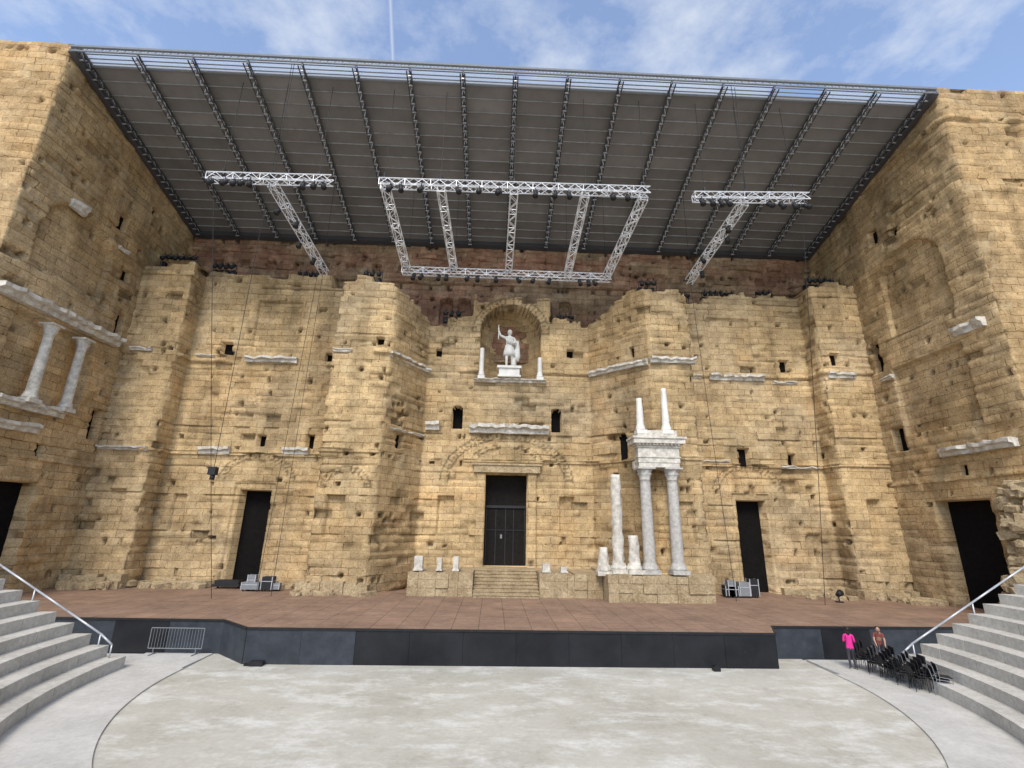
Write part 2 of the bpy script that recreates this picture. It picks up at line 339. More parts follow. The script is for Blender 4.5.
fw_=[(1,a(-10.6),a(-4.6),12.8,18.0,.6),(1,a(-10.6),a(-6.0),1.2,8.0,.9,'r',1),(1,a(-3.4),a(-2.5),11.3,13.5,.6,'r',1),(1,a(-3.4),a(-2.7),18.8,21.0,.5,'r',1),
 (1,a(-10.8),a(-5.2),21.0,26.4,.35,'a'),(1,a(-5.5),a(-4.7),27.0,28.3,.5,'r',1),(1,a(-6.7),a(-6.2),9.6,10.4,.4,'r',1),(1,a(-4),a(-3.3),23.5,24.4,.4,'r',1),(1,a(-2.8),a(-2.2),30,30.8,.4,'r',1)]
def toneL(c,X,Y,Z,U):
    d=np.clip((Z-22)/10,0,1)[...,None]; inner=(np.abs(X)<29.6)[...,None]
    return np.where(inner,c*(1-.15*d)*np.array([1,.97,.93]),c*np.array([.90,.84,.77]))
ftop=lambda U:36.2+U*0+.08*np.round(fbm(U*.4,U*0,5)*3)
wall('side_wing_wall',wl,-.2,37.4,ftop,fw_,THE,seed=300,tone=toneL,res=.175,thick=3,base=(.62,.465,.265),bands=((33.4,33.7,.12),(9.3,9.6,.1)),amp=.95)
wr=[(29.5,3.4),(29.5,-12.6),(62,-12.6)]
a=lambda y:3.4-y
def sw(y0,y1,*r): return (0,a(y1),a(y0))+r
fr_=[sw(-10,-4.8,20.4,26.8,.35,'a'),sw(-9.8,-4.2,12.9,18.0,.3),sw(-9.1,-5.2,1.2,8.1,1.0,'r',1),sw(-3.4,-2.6,18.1,20.6,.5,'r',1),sw(-4.0,-3.0,11.8,13.6,.6,'r',1),
 sw(-5.4,-4.7,28.3,29.6,.4,'r',1),sw(-7.2,-6.6,27.8,28.6,.4,'r',1),sw(-2.6,-2.1,29,29.8,.4,'r',1),sw(-8.2,-7.6,9.6,10.3,.4,'r',1)]
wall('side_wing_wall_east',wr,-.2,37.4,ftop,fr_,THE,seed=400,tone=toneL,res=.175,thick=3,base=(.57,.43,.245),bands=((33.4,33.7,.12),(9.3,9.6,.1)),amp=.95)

# ---- marble cornice fragments
def frag(mb,p0,p1,n,z0,z1,proj,seed):
    R=random.Random(seed); p0=Vector(p0);p1=Vector(p1);L=(p1-p0).length;k=max(2,int(L/.35)); n=Vector(n)
    prof=[(-.1,z0),(proj*.45,z0+.02),(proj*.55,z0+(z1-z0)*.45),(proj,z0+(z1-z0)*.6),(proj,z1-.03),(-.1,z1)]
    vs=[]
    for i in range(k+1):
        p=p0+(p1-p0)*i/k; e=R.uniform(.75,1.08)*(R.random()>.15 or .5); h=R.uniform(-.1,.05)
        for (d,z) in prof: q=p+n*(d*e if d>0 else d); vs.append((q.x,q.y,z+(h if z>z0+.1 else 0)+R.uniform(-.03,.03)))
    m=len(prof); fs=[(i*m+j,i*m+(j+1)%m,(i+1)*m+(j+1)%m,(i+1)*m+j) for i in range(k) for j in range(m)]
    fs+=[tuple(range(m)),tuple(range(k*m+m-1,k*m-1,-1))]; mb.add(vs,fs)
mb=MB(); sd=0
for x0,x1,y,z0,z1,pr_ in [(-21.1,-17.0,-.3,18.3,18.8,.6),(-25,-23.6,-.3,18.6,18.9,.35),(-23.3,-21.0,-.3,10.8,11.4,.5),(-17.1,-15.0,-.3,10.9,11.5,.5),(-29.4,-25.9,-2.1,10.7,11.05,.45),(-29.0,-27.4,-2.1,18.4,18.7,.25),
   (-2.8,3.6,.3,13.05,13.8,.75),(-6.3,-5.2,.3,13.2,13.95,.6),(-2.6,3.4,.3,17.35,17.7,.6),
   (17.0,21.6,-.3,17.9,18.45,.6),(22.4,24.4,-.3,17.7,18.0,.3),(11.0,14.4,-3.7,18.1,18.55,.5),(14.9,16.3,-.3,18.0,18.35,.3),(25.9,28.2,-2.1,17.8,18.35,.45),(22.0,25.3,-.3,10.7,10.95,.25),(15,18,-.3,11.1,11.3,.2),
   (-13,-11.6,-3.7,18.2,18.5,.25)]:
    sd+=1; frag(mb,(x0,y,0),(x1,y,0),(0,-1,0),z0,z1,pr_,sd)
frag(mb,(-8.9,-3.6,0),(-6.5,.2,0),(.86,-.51,0),18.0,18.45,.45,50); frag(mb,(7.1,.2,0),(10.8,-3.6,0),(-.7,-.71,0),18.0,18.45,.45,51)
frag(mb,(-8.5,-3.0,0),(-6.5,.2,0),(.86,-.51,0),12.6,12.8,.25,52)
for y0,y1,z0,z1,pr_ in [(-12.2,-3.0,18.3,19.0,.75),(-10.4,-5.6,12.2,12.8,.6),(-12.4,-7.0,10.9,11.5,.55),(-5.0,-4.1,25.5,25.8,.2),(-9.5,-8.3,25.9,26.6,.35)]:
    sd+=1; frag(mb,(-29.5,y0,0),(-29.5,y1,0),(1,0,0),z0,z1,pr_,sd)
for y0,y1,z0,z1,pr_ in [(-11.7,-9.7,18.4,19.0,.6),(-11.6,-6.6,10.9,11.5,.6),(-4.2,-3.1,17.3,17.6,.3)]:
    sd+=1; frag(mb,(29.5,y0,0),(29.5,y1,0),(-1,0,0),z0,z1,pr_,sd)
mb.obj('marble_cornice_fragments',[M_MARBLE],THE)

# ---- podium, steps, platform, rubble
def stonebox(mb,x0,x1,y0,y1,z0,z1,seed=0,n=.06):
    R=random.Random(seed)
    nx=max(1,int((x1-x0)/.75)); nz=max(1,int((z1-z0)/.45)); E=[0]+sorted((i+R.uniform(-.25,.25))/nx for i in range(1,nx))+[1]
    for i in range(nx):
        for k in range(nz):
            j=R.uniform(0,n); mb.box(x0+(x1-x0)*E[i]+.008,x0+(x1-x0)*E[i+1]-.008,y0+j,y1,z0+(z1-z0)*k/nz+.006,z0+(z1-z0)*(k+1)/nz-.006-(R.uniform(0,n) if k==nz-1 else 0))
m,nt,b=newmat('pale_stone_blocks')
n1=noise(nt,1.1,8,.72); n2=noise(nt,9,5,.72)
c=ramp(nt,n1,.32,.68,(.28,.20,.11),(.54,.43,.27)); c=mixc(nt,'MULTIPLY',.8,c,ramp(nt,n2,.35,.62,(.5,.47,.42),(1.12,1.12,1.1)))
nt.links.new(c,b.inputs['Base Color']); b.inputs['Roughness'].default_value=.95; p=bump(nt,b,n1,.8,.12); bump(nt,b,n2,.7,.05,p); M_BLOCK=m
mb=MB()
stonebox(mb,-6.2,-1.9,-4.0,.4,1.46,3.0,1,.12); stonebox(mb,2.5,6.7,-4.0,.4,1.46,3.0,2,.12); stonebox(mb,6.72,13.6,-5.6,-3.3,1.46,3.15,3,.15)
mb.box(6.75,10.5,-3.4,.1,1.46,3.1)
mb.obj('podium_blocks',[M_BLOCK],THE)
mb=MB()
for i in range(8):
    mb.box(-1.86,2.46,-4.26+i*.32,-.2,1.46+i*.19+.002,1.46+(i+1)*.19-.05); mb.box(-1.88,2.48,-4.31+i*.32,-.2,1.46+(i+1)*.19-.048,1.46+(i+1)*.19)
mb.box(-1.88,2.48,-1.75,1.5,1.5,2.995)
mb.obj('central_stone_stairs',[M_BLOCK],THE)
mb=MB(); R=random.Random(4)
def rock(mb,x,y,z,s,sz=None):
    bm=bmesh.new(); bmesh.ops.create_cube(bm,size=1); bmesh.ops.bevel(bm,geom=bm.edges[:],offset=.14,segments=1,affect='EDGES')
    M=Matrix.Translation((x,y,z))@Matrix.Rotation(R.uniform(0,3),4,'Z')@Matrix.Rotation(R.uniform(-.15,.15),4,'X')@Matrix.Diagonal((s*R.uniform(.8,1.6),s*R.uniform(.7,1.2),s*(sz or R.uniform(.5,.9)),1))
    for v in bm.verts: v.co=M@(v.co+Vector((R.uniform(-.1,.1),R.uniform(-.1,.1),R.uniform(-.1,.1))))
    bm.verts.index_update(); mb.add([v.co[:] for v in bm.verts],[[v.index for v in f.verts] for f in bm.faces]); bm.free()
for i in range(80):
    x=R.uniform(-28.8,-20.5); rock(mb,x,-2.7+R.uniform(-.5,.7)+(0 if x<-25.6 else 1.3),1.5+R.uniform(0,.25),R.uniform(.3,.8))
for i in range(30): rock(mb,R.uniform(-13.4,-8.6),-4.1+R.uniform(-.3,.3),1.55,R.uniform(.25,.7))
for i in range(16): rock(mb,R.uniform(-17,-13.6),-.9+R.uniform(-.3,.2),1.55,R.uniform(.3,.6))
for i in range(20): rock(mb,R.uniform(21,28.9),-1.2-(1.4 if i%2 else .0)+R.uniform(-.3,.2),1.55,R.uniform(.3,.6))
for i in range(60):
    y=R.uniform(-12.4,-10.7); rock(mb,-28.9+R.uniform(-.4,.7),y,1.4+R.uniform(0,2.2)*max(0,(-y-9.6))/3,R.uniform(.6,1.1))
for i in range(260):
    t=R.random(); z=1.4+t*7.4; w=(1-t)*2.4+.4
    rock(mb,29.3-R.random()*w,-10.8-R.random()*1.7,z,R.uniform(.55,.95),.6)
for i in range(24): rock(mb,R.uniform(27.2,29.2),-4.0+R.uniform(-.9,1.2),1.55,R.uniform(.35,.8))
mb.obj('fallen_stone_blocks',[M_BLOCK],THE)
mb=MB(); stonebox(mb,-13.35,-8.7,-4.2,-3.2,1.46,2.3,11,.2); stonebox(mb,-29.4,-25.4,-2.8,-1.9,1.46,2.4,12,.25); stonebox(mb,20.8,25.4,-.8,-.1,1.46,1.95,13,.2); stonebox(mb,25.4,29.4,-2.7,-1.9,1.46,2.1,14,.25); stonebox(mb,-17.3,-13.4,-.75,-.1,1.46,2.0,15,.2)
mb.obj('wall_plinth',[M_BLOCK],THE)
mb=MB()
mb.box(-1.3,1.9,1.42,1.5,3.0,7.3,0); mb.box(.27,.33,1.38,1.44,3.0,7.3,1); mb.box(-1.3,1.9,1.3,1.42,7.3,7.5,1)
for x in(-1.25,-.5,.9,1.78): mb.box(x,x+.06,1.37,1.42,3.1,7.2,1)
mb.box(-.1,.05,1.35,1.42,5.0,5.3,2); mb.box(-1.3,1.9,1.36,1.42,5.6,5.66,1)
mb.box(-2.3,2.9,-.05,.6,9.95,10.5,3); mb.box(-2.45,3.05,-.15,.6,10.503,10.65,3)
mb.obj('royal_door',[M_DOOR,M_BLK,M_CASE,M_BLOCK],THE)

# ---- columns
def column(name,x,y,z0,z1,r,mat,base=True,cap=False,rough=0,n=24,taper=.86,fl=False):
    mb=MB(); H=z1-z0; pr=[]
    if base: pr+=[(r*1.35,0),(r*1.35,.12),(r*1.3,.14),(r*1.32,.22),(r*1.12,.28),(r*1.18,.36),(r*1.0,.42)]
    else: pr+=[(r,0)]
    k=max(4,int(H/.25)); b0=.45 if base else .1; b1=H-(.85 if cap else 0)
    for i in range(k+1):
        t=i/k; pr.append((r*(1-(1-taper)*t**1.3),b0+(b1-b0)*t))
    if cap: pr+=[(r*taper*1.08,b1+.02),(r*taper*1.08,b1+.08),(r*taper*.98,b1+.1),(r*1.05,b1+.35),(r*1.2,b1+.45),(r*1.05,b1+.5),(r*1.35,b1+.72),(r*1.45,b1+.75)]
    ph=random.random()*6
    def fn(t,z):
        q=1
        if rough: q+=rough*(float(vn(np.array(t*2.1),np.array(z*1.7+ph),3))-.6)*2+rough*.8*math.sin(t*3+z*5+ph)*(1 if (z*1.3%1)>.5 else -.4)
        if cap and z>b1+.1 and z<b1+.7: q+=.1*math.cos(t*8)
        if fl: q+=.03*math.cos(t*16)
        return q
    mb.lathe((x,y,z0),pr,n,0,fn)
    if base: mb.box(x-r*1.4,x+r*1.4,y-r*1.4,y+r*1.4,z0-.25,z0+.01)
    if cap: mb.box(x-r*1.5,x+r*1.5,y-r*1.5,y+r*1.5,z1-.1,z1+.02)
    return mb.obj(name,[mat])
column('stone_column',9.75,-4.6,3.35,10.0,.40,M_MARBLE2,cap=True)
column('stone_column.001',11.65,-4.6,3.35,10.0,.40,M_MARBLE2,cap=True)
column('broken_stone_column',7.7,-4.5,3.35,9.5,.38,M_MARBLE,rough=.15)
column('broken_stone_column.001',8.7,-4.7,3.35,5.5,.38,M_MARBLE,rough=.15,taper=.8)
column('broken_stone_column.002',6.75,-4.3,3.2,4.7,.36,M_MARBLE,rough=.15,taper=.75)
column('small_marble_column',9.65,-4.6,12.65,15.0,.26,M_WHITE,base=True,rough=.04,taper=.75)
column('small_marble_column.001',11.5,-4.6,12.65,15.8,.27,M_WHITE,base=True,rough=.04,taper=.65)
column('small_marble_column.002',-2.0,-.1,17.75,20.2,.2,M_WHITE,base=True,cap=False,rough=.05,taper=.9)
column('small_marble_column.003',2.85,-.1,17.75,19.5,.2,M_WHITE,base=True,cap=False,rough=.05,taper=.9)
column('marble_column',-29.1,-8.6,12.85,17.7,.3,M_MARBLE,cap=True); column('marble_column.001',-29.1,-6.1,12.85,17.7,.3,M_MARBLE,cap=True)
mb=MB()
z=10.03
for h0,h1,d in [(0,.32,.42),(.32,.66,.46),(.66,.74,.52),(.74,1.35,.44),(1.35,1.5,.52),(1.5,1.62,.6),(1.62,1.95,.8),(1.95,2.1,.88)]:
    mb.box(9.7-d-.0,11.7+d,-4.6-d,-4.6+d,z+h0,z+h1-.002)
for i in range(12):
    xx=9.25+i*.25; mb.box(xx,xx+.12,-5.3,-5.1,z+1.5,z+1.62)
mb.box(9.3,12.1,-4.95,-4.2,z+2.1,z+2.6)
mb.box(9.2,12.0,-4.1,-3.6,z,z+.5)
mb.obj('marble_entablature',[M_MARBLE])
mb=MB()
for x,w,h in ((-5.6,.55,.9),(-4.2,.3,.8),(-3.1,.35,.9),(3.0,.5,.55),(4.2,.4,.35)): 
    mb.box(x-w/2,x+w/2,-3.6,-3.0,3.0,3.0+h); mb.box(x-w/2-.05,x+w/2+.05,-3.65,-2.95,3.0,3.1)
mb.obj('marble_fragments',[M_MARBLE])

# ---------------------------------------------------------------- figures by skin
def skin_mesh(joints,edges,mats_fn,name,mats,parent,M=Matrix(),sub=2,root=0,loc=None):
    me=bpy.data.meshes.new('tmp'); me.from_pydata([j[0] for j in joints],edges,[])
    o=bpy.data.objects.new('tmp',me); scene.collection.objects.link(o)
    sk=o.modifiers.new('s','SKIN'); sk.use_smooth_shade=True
    for i,j in enumerate(joints):
        r=j[1]; r=(r,r) if not isinstance(r,tuple) else r
        me.skin_vertices[0].data[i].radius=r; me.skin_vertices[0].data[i].use_root=(i==root)
    sb=o.modifiers.new('b','SUBSURF'); sb.levels=sub; sb.render_levels=sub
    dg=bpy.context.evaluated_depsgraph_get(); ev=o.evaluated_get(dg); nm=bpy.data.meshes.new_from_object(ev)
    bpy.data.objects.remove(o)
    for mm in mats: nm.materials.append(mm)
    for p in nm.polygons:
        p.use_smooth=True; c=Vector((0,0,0))
        for vi in p.vertices: c+=nm.vertices[vi].co
        p.material_index=mats_fn(c/len(p.vertices))
    nm.transform(M); nm.name=name
    return link(bpy.data.objects.new(name,nm),parent)

def head(mb,c,r,face,mi_skin=0,mi_hair=1,hair_len=0,mi_eye=2):
    c=Vector(c); f=Vector((face[0],face[1],0)).normalized(); s=Vector((-f.y,f.x,0)); up=Vector((0,0,1))
    def ell(cc,a,b,h,mi,n=14,m=10):
        vs=[];fs=[]
        for j in range(m+1):
            ph=math.pi*j/m-math.pi/2
            for i in range(n):
                t=2*math.pi*i/n; vs.append(cc+s*(a*math.cos(ph)*math.cos(t))+f*(b*math.cos(ph)*math.sin(t))+up*(h*math.sin(ph)))
        for j in range(m):
            for i in range(n): fs.append((j*n+i,j*n+(i+1)%n,(j+1)*n+(i+1)%n,(j+1)*n+i))
        mb.add(vs,fs,mi,True)
    ell(c,r*.78,r*.92,r*1.12,mi_skin)
    ell(c+f*r*.93-up*r*.12,r*.12,r*.2,r*.2,mi_skin,8,6)
    ell(c+f*r*.8-up*r*.5,r*.26,r*.1,r*.07,mi_eye,8,4)
    for k in(-1,1):
        ell(c+f*r*.82+s*(k*r*.3)+up*r*.06,r*.12,r*.08,r*.07,mi_eye,8,4)
        ell(c+s*(k*r*.79),r*.08,r*.18,r*.25,mi_skin,8,6)
    ell(c-f*r*.16+up*r*.22,r*.88,r*.92,r*1.02,mi_hair)
    if hair_len: ell(c-f*r*.55-up*(r*.2+hair_len*.4),r*.7,r*.42,r*.6+hair_len*.5,mi_hair)

M_SKIN=simple('skin',(.42,.25,.17),.55,var=.08,bs=0); M_HAIR=simple('dark_hair',(.02,.014,.01),.5,bs=0); M_LIP=simple('eye_and_lip',(.08,.03,.03),.5,bs=0)
M_PINK=simple('magenta_cloth',(.70,.03,.26),.8,var=.15,bs=.2); M_TROU=simple('dark_trousers',(.05,.045,.055),.85,bs=.2); M_RED=simple('rust_cloth',(.22,.06,.05),.85,bs=.2); M_SHOE=simple('shoe',(.2,.17,.15),.7,bs=0)

def person(name,loc,ang,H,top,bottom,bend=0,arms='down',hair=.12,long_top=False):
    E=empty(name,loc); E.rotation_euler=(0,0,ang); s=H/1.7
    hip=.9; b=bend
    def tr(y,z):
        dz=z-hip; return (-math.sin(b)*dz+y*math.cos(b), hip+math.cos(b)*dz+y*math.sin(b))
    J=[];Eg=[]
    def j(x,y,z,r,par=None,up=False):
        if up: y,z=tr(y,z)
        J.append(((x*s,y*s,z*s),(r[0]*s,r[1]*s) if isinstance(r,tuple) else r*s))
        i=len(J)-1
        if par is not None: Eg.append((par,i))
        return i
    pel=j(0,0,.92,(.155,.11)); wa=j(0,0,1.08,(.13,.095),pel,True); ch=j(0,0,1.28,(.16,.11),wa,True); nb=j(0,0,1.42,(.09,.07),ch,True); nk=j(0,-.005,1.5,.05,nb,True); hd=j(0,-.01,1.56,.05,nk,True)
    fing=[]
    for k in(-1,1):
        th=j(k*.09,0,.82,.088,pel); kn=j(k*.1,-.02+(.03 if k>0 else -.06),.48,.06,th); cf=j(k*.1,(.06 if k>0 else -.03),.3,.055,kn); an=j(k*.1,.02 if k<0 else .08,.09,.038,cf); to=j(k*.12,-.14 if k<0 else -.06,.035,.035,an)
        sh=j(k*.17,0,1.39,.058,nb,True)
        if arms=='down': el=j(k*.22,.03,1.12,.043,sh,True); wr=j(k*.22,-.06,.9,.028,el,True); ha=j(k*.215,-.09,.83,.03,wr,True); dr=Vector((0,-.25,-1))
        elif arms=='fold': el=j(k*.22,-.02,1.12,.043,sh,True); wr=j(k*.13,-.25,1.14,.028,el,True); ha=j(k*.08,-.3,1.16,.03,wr,True); dr=Vector((-k,-.4,.1))
        else: el=j(k*.2,-.2,1.2,.043,sh,True); wr=j(k*.17,-.42,1.1,.028,el,True); ha=j(k*.16,-.5,1.08,.03,wr,True); dr=Vector((0,-1,-.4))
        fing.append((Vector(J[ha][0]),dr.normalized(),k))
    tz=.86 if long_top else .94
    def mf(c):
        c=c/s
        if c.z<.09: return 3
        y,z=c.y,c.z
        if z>.8 and b: dy=y;dz=z-hip; z=hip+math.cos(b)*dz-math.sin(b)*dy
        if z>1.46 and abs(c.x)<.12: return 0
        ax=abs(c.x)
        if arms=='down' and ax>.17 and z<1.16: return 0
        if arms!='down' and (c.y<-.16 and z<1.3) : return 0
        if z>tz: return 1
        return 2
    skin_mesh(J,Eg,mf,'body',[M_SKIN,top,bottom,M_SHOE],E)
    mb=MB()
    hy,hz=tr(-.02,1.62); head(mb,(0,hy*s,hz*s),.118*s,(0,-1),hair_len=hair)
    for hp,dr,k in fing:
        side=dr.cross(Vector((k,0,.01))).normalized()
        for q in range(4):
            L=(.07,.08,.076,.06)[q]*s; o_=hp+side*((q-1.5)*.019*s)+dr*.02*s
            m_=o_+dr*L*.55; e_=m_+(dr*.8+Vector((-k*.5,0,0))).normalized()*L*.5
            mb.tube(o_,m_,.009*s,6); mb.tube(m_,e_,.008*s,6,0,.006*s)
        mb.tube(hp-dr*.01,hp+dr*.03*s+side*.05*s,.01*s,6,0,.008*s)
    mb.obj('head_and_hands',[M_SKIN,M_HAIR,M_LIP],E)
    return E
person('woman_in_pink_top',(15.75,-14.2,0.06),math.radians(155),1.68,M_PINK,M_TROU,arms='fold',hair=.2,long_top=True)
person('person_in_rust_shirt',(17.6,-13.6,0.06),math.radians(-30),1.7,M_RED,M_TROU,bend=.35,arms='reach',hair=0.05)

# ---- statue of emperor
ST=empty('emperor_statue',(.3,.3,17.7))
mb=MB(); mb.box(-.95,.95,-.75,.75,0,.15); mb.box(-.85,.85,-.65,.65,.15,.75); mb.box(-1.0,1.0,-.78,.78,.75,.95)
mb.obj('pedestal',[M_WHITE],ST)
k=3.35/1.75; z0=.95
J=[((0,0,.95),(.17,.13)),((0,0,1.1),(.15,.12)),((0,0,1.3),(.19,.13)),((0,0,1.43),(.1,.08)),((0,0,1.53),.055),((0,0,1.58),.055),
 ((-.1,0,.82),.1),((-.12,-.05,.48),.07),((-.12,.0,.1),.05),((-.14,-.14,.04),.045),((.1,0,.82),.1),((.13,.0,.48),.07),((.16,.1,.1),.05),((.18,-.03,.04),.045),
 ((-.2,0,1.42),.07),((-.42,-.08,1.5),.052),((-.5,-.12,1.75),.035),((-.5,-.14,1.85),.04),
 ((.2,0,1.4),.07),((.3,0,1.14),.055),((.22,-.2,1.1),.04),((.2,-.28,1.12),.04)]
Eg=[(0,1),(1,2),(2,3),(3,4),(4,5),(0,6),(6,7),(7,8),(8,9),(0,10),(10,11),(11,12),(12,13),(3,14),(14,15),(15,16),(16,17),(3,18),(18,19),(19,20),(20,21)]
skin_mesh(J,Eg,lambda c:0,'figure',[M_WHITE],ST,M=Matrix.Translation((0,0,z0))@Matrix.Scale(k,4))
mb=MB(); head(mb,(0,-.02*k,z0+1.67*k),.125*k,(-.3,-1),0,0,0,0)
mb.lathe((0,0,z0),[(.27*k,.58*k),(.25*k,.75*k),(.2*k,.95*k),(.19*k,1.05*k)],24,0,lambda t,z:(1+.07*math.cos(t*12))*(1 if abs(math.sin(t))<.5 else .8))
mb.lathe((.34*k,.06*k,z0),[(.1*k,.35*k),(.14*k,.6*k),(.13*k,.9*k),(.1*k,1.15*k),(.07*k,1.3*k)],14,0,lambda t,z:1+.12*math.cos(t*5+z*2))
mb.lathe((.2*k,.08*k,z0),[(.13*k,.0),(.11*k,.3*k),(.1*k,.5*k)],12,0,lambda t,z:1+.1*math.cos(t*4))
mb.tube((-.5*k,-.14*k,z0+1.3*k),(-.5*k,-.14*k,z0+1.98*k),.02*k,6)
for i in range(5): mb.tube((-.2*k+i*.1*k,-.12*k,z0+(1.42-.03*i)*k),(-.05*k+i*.08*k,-.15*k,z0+(1.1-.02*i)*k),.035*k,7)
mb.obj('drapery',[M_WHITE],ST)

# ---------------------------------------------------------------- roof
RF=empty('stage_canopy_roof')
Yf,Zf_,Yb,Zb=-12.6,35.8,2.6,31.9
sl=Vector((0,Yb-Yf,Zb-Zf_)); RL=sl.length; sl.normalize(); nrm=Vector((0,sl.z,-sl.y)).normalized()
if nrm.z>0: nrm=-nrm
def rp(x,s,d): return Vector((x,Yf,Zf_))+sl*s+nrm*d
def rbox(mb,x0,x1,s0,s1,d0,d1,mi=0):
    c=rp((x0+x1)/2,(s0+s1)/2,(d0+d1)/2); mb.obox(c,(abs(x1-x0)/2,0,0),sl*abs(s1-s0)/2,nrm*abs(d1-d0)/2,mi)
mb=MB(); XW=29.2
nb=17; xs=[-XW+.3+(2*XW-.6)*i/(nb-1) for i in range(nb)]
s=1.05; i=0; R=random.Random(3)
m2=[simple('roof_panel_metal_%d'%q,tuple(v*f_ for v in (.195,.185,.172)),.6,var=.16,scale=.5,bs=0) for q,f_ in enumerate((.84,.95,1.08))]
M_SEAM=simple('roof_seam_metal',(.34,.34,.33),.5,var=.3,scale=2,bs=0)
while s<RL-.1:
    for j in range(nb-1):
        rbox(mb,xs[j]+.02,xs[j+1]-.02,s,min(s+.98,RL)-.05,-.25,-.02-R.uniform(0,.03),R.choice((0,1,1,2)))
    rbox(mb,-XW,XW,s+.935,s+.965,-.2,.05,4); rbox(mb,-XW,XW,s+.967,s+.982,-.2,.03,3); s+=.98; i+=1
rbox(mb,-XW,XW,1.05,RL,-.4,-.26,3)
mb.obj('roof_panels',m2+[M_STEEL,M_SEAM],RF)
mb=MB()
for x in xs:
    for dx in(-.15,.15): mb.tube(rp(x+dx,.1,.55),rp(x+dx,RL-.1,.5),.05,5,1)
    mb.tube(rp(x,.1,.08),rp(x,RL-.1,.08),.08,5,1)
    k=int(RL/.62)
    for i in range(k):
        s0=.1+(RL-.2)*i/k; s1=.1+(RL-.2)*(i+1)/k; sm=(s0+s1)/2
        for dx in(-.15,.15):
            mb.tube(rp(x,s0,.08),rp(x+dx,sm,.52),.026,4,0,cap=False); mb.tube(rp(x+dx,sm,.52),rp(x,s1,.08),.026,4,0,cap=False)
        mb.tube(rp(x-.17,sm,.55),rp(x+.17,sm,.55),.05,4,0,cap=False)
mb.obj('roof_ribs',[M_LSTEEL,M_STEEL],RF)
mb=MB()
for s_,r_ in ((-.15,.12),(.28,.04),(.56,.04),(.82,.04),(1.05,.09)): mb.tube(rp(-XW-.2,s_,.02),rp(XW+.2,s_,.02),r_,6,0)
mb.tube(rp(-XW,-.1,.45),rp(XW,-.1,.45),.07,6,0)
for i in range(120):
    x=-XW+2*XW*i/119; mb.tube(rp(x,-.1,.0),rp(x+.24,-.1,.45),.02,4,0,cap=False); mb.tube(rp(x+.24,-.1,.45),rp(x+.48,-.1,.0),.02,4,0,cap=False)
mb.obj('front_edge_truss',[M_CASE],RF)
mb=MB()
for i in range(len(xs)-1):
    if i in(8,13): continue
    rbox(mb,xs[i]+.08,xs[i+1]-.08,.0,1.0,-.05,-.03)
mb.obj('frosted_glass_strip',[M_GLASS],RF)
mb=MB()
for sx in(-1,1): rbox(mb,sx*XW-.25,sx*XW+.25,-.1,RL,-.3,.55)
rbox(mb,-XW,XW,RL-.3,RL+.2,-.3,.4)
mb.obj('edge_beams',[M_STEEL],RF)

# ---------------------------------------------------------------- lighting trusses
def truss(mb,a,b,w=.5,h=.5,step=.55,r=.038):
    a=Vector(a);b=Vector(b);d=(b-a);L=d.length;d.normalize(); sx=d.cross(Vector((0,0,1))).normalized(); up=sx.cross(d)
    cs=[sx*w/2*i+up*h/2*j for i,j in((-1,-1),(1,-1),(1,1),(-1,1))]
    for c in cs: mb.tube(a+c,b+c,r,5)
    k=max(1,int(L/step))
    for i in range(k):
        p=a+d*(L*i/k);q=a+d*(L*(i+1)/k)
        for m in range(4):
            c0,c1=cs[m],cs[(m+1)%4]
            if i%2: c0,c1=c1,c0
            mb.tube(p+c0,q+c1,r*.6,4,cap=False)
            if i%3==0: mb.tube(p+cs[m],p+cs[(m+1)%4],r*.6,4,cap=False)
def spot(name,p,ang=0,tilt=.6):
    mb=MB(); d=Vector((math.sin(ang)*math.sin(tilt),-math.cos(ang)*math.sin(tilt),-math.cos(tilt))); p=Vector(p); c=p-Vector((0,0,.35))
    mb.tube(c-d*.25,c+d*.12,.14,10); mb.tube(c+d*.12,c+d*.28,.16,10,0,.19)
    sx=d.cross(Vector((0,0,1))).normalized()
    for k in(-1,1): mb.tube(c+sx*.17*k,p+sx*.17*k+Vector((0,0,-.08)),.02,4)
    mb.tube(p+sx*.17-Vector((0,0,.08)),p-sx*.17-Vector((0,0,.08)),.02,4); mb.tube(p-Vector((0,0,.1)),p+Vector((0,0,.1)),.03,5)
    return mb.obj(name,[M_BLK])
def roofz(y): return Zf_+(y-Yf)*(Zb-Zf_)/(Yb-Yf)
def rig(name,beams,hang,spots):
    E=empty(name); mb=MB()
    for a_,b_ in beams: truss(mb,a_,b_)
    mb.obj('truss_frame',[M_ALU],E); mb=MB()
    for p in hang:
        mb.tube(p,(p[0],p[1],roofz(p[1])),.018,4); mb.tube((p[0],p[1],p[2]+.2),(p[0],p[1],p[2]+.7),.11,6)
    mb.obj('suspension_cables',[M_CABLE],E)
    for i,p in enumerate(spots): o=spot('spotlight_%d'%(i+1),p,random.uniform(-.6,.6),random.uniform(.3,.9)); o.parent=E
fx=[-8.5,-4.8,.1,4.9,8.9]; rx=[-8.2,-4.4,.0,4.8,8.0]
beams=[((-8.8,-11,27.5),(9.2,-11,27.7)),((-8.6,-3,25.6),(8.4,-3,25.6))]+[((fx[i],-10.7,27.5),(rx[i],-3.2,25.65)) for i in range(5)]
rig('lighting_truss_frame',beams,[(x,-11,27.6) for x in fx]+[(x,-3,25.7) for x in rx],[(x,-11.3,27.3) for x in (-8,-7.3,-6,-3.6,-2.2,-.9,1.5,2.8,3.7,6.6,7.6)]+[(x,-3.2,25.35) for x in(-7.6,-7,-5.6,-5,-3.3,-2.5,-1,.8,2,3.3,5.8,6.5,7)])
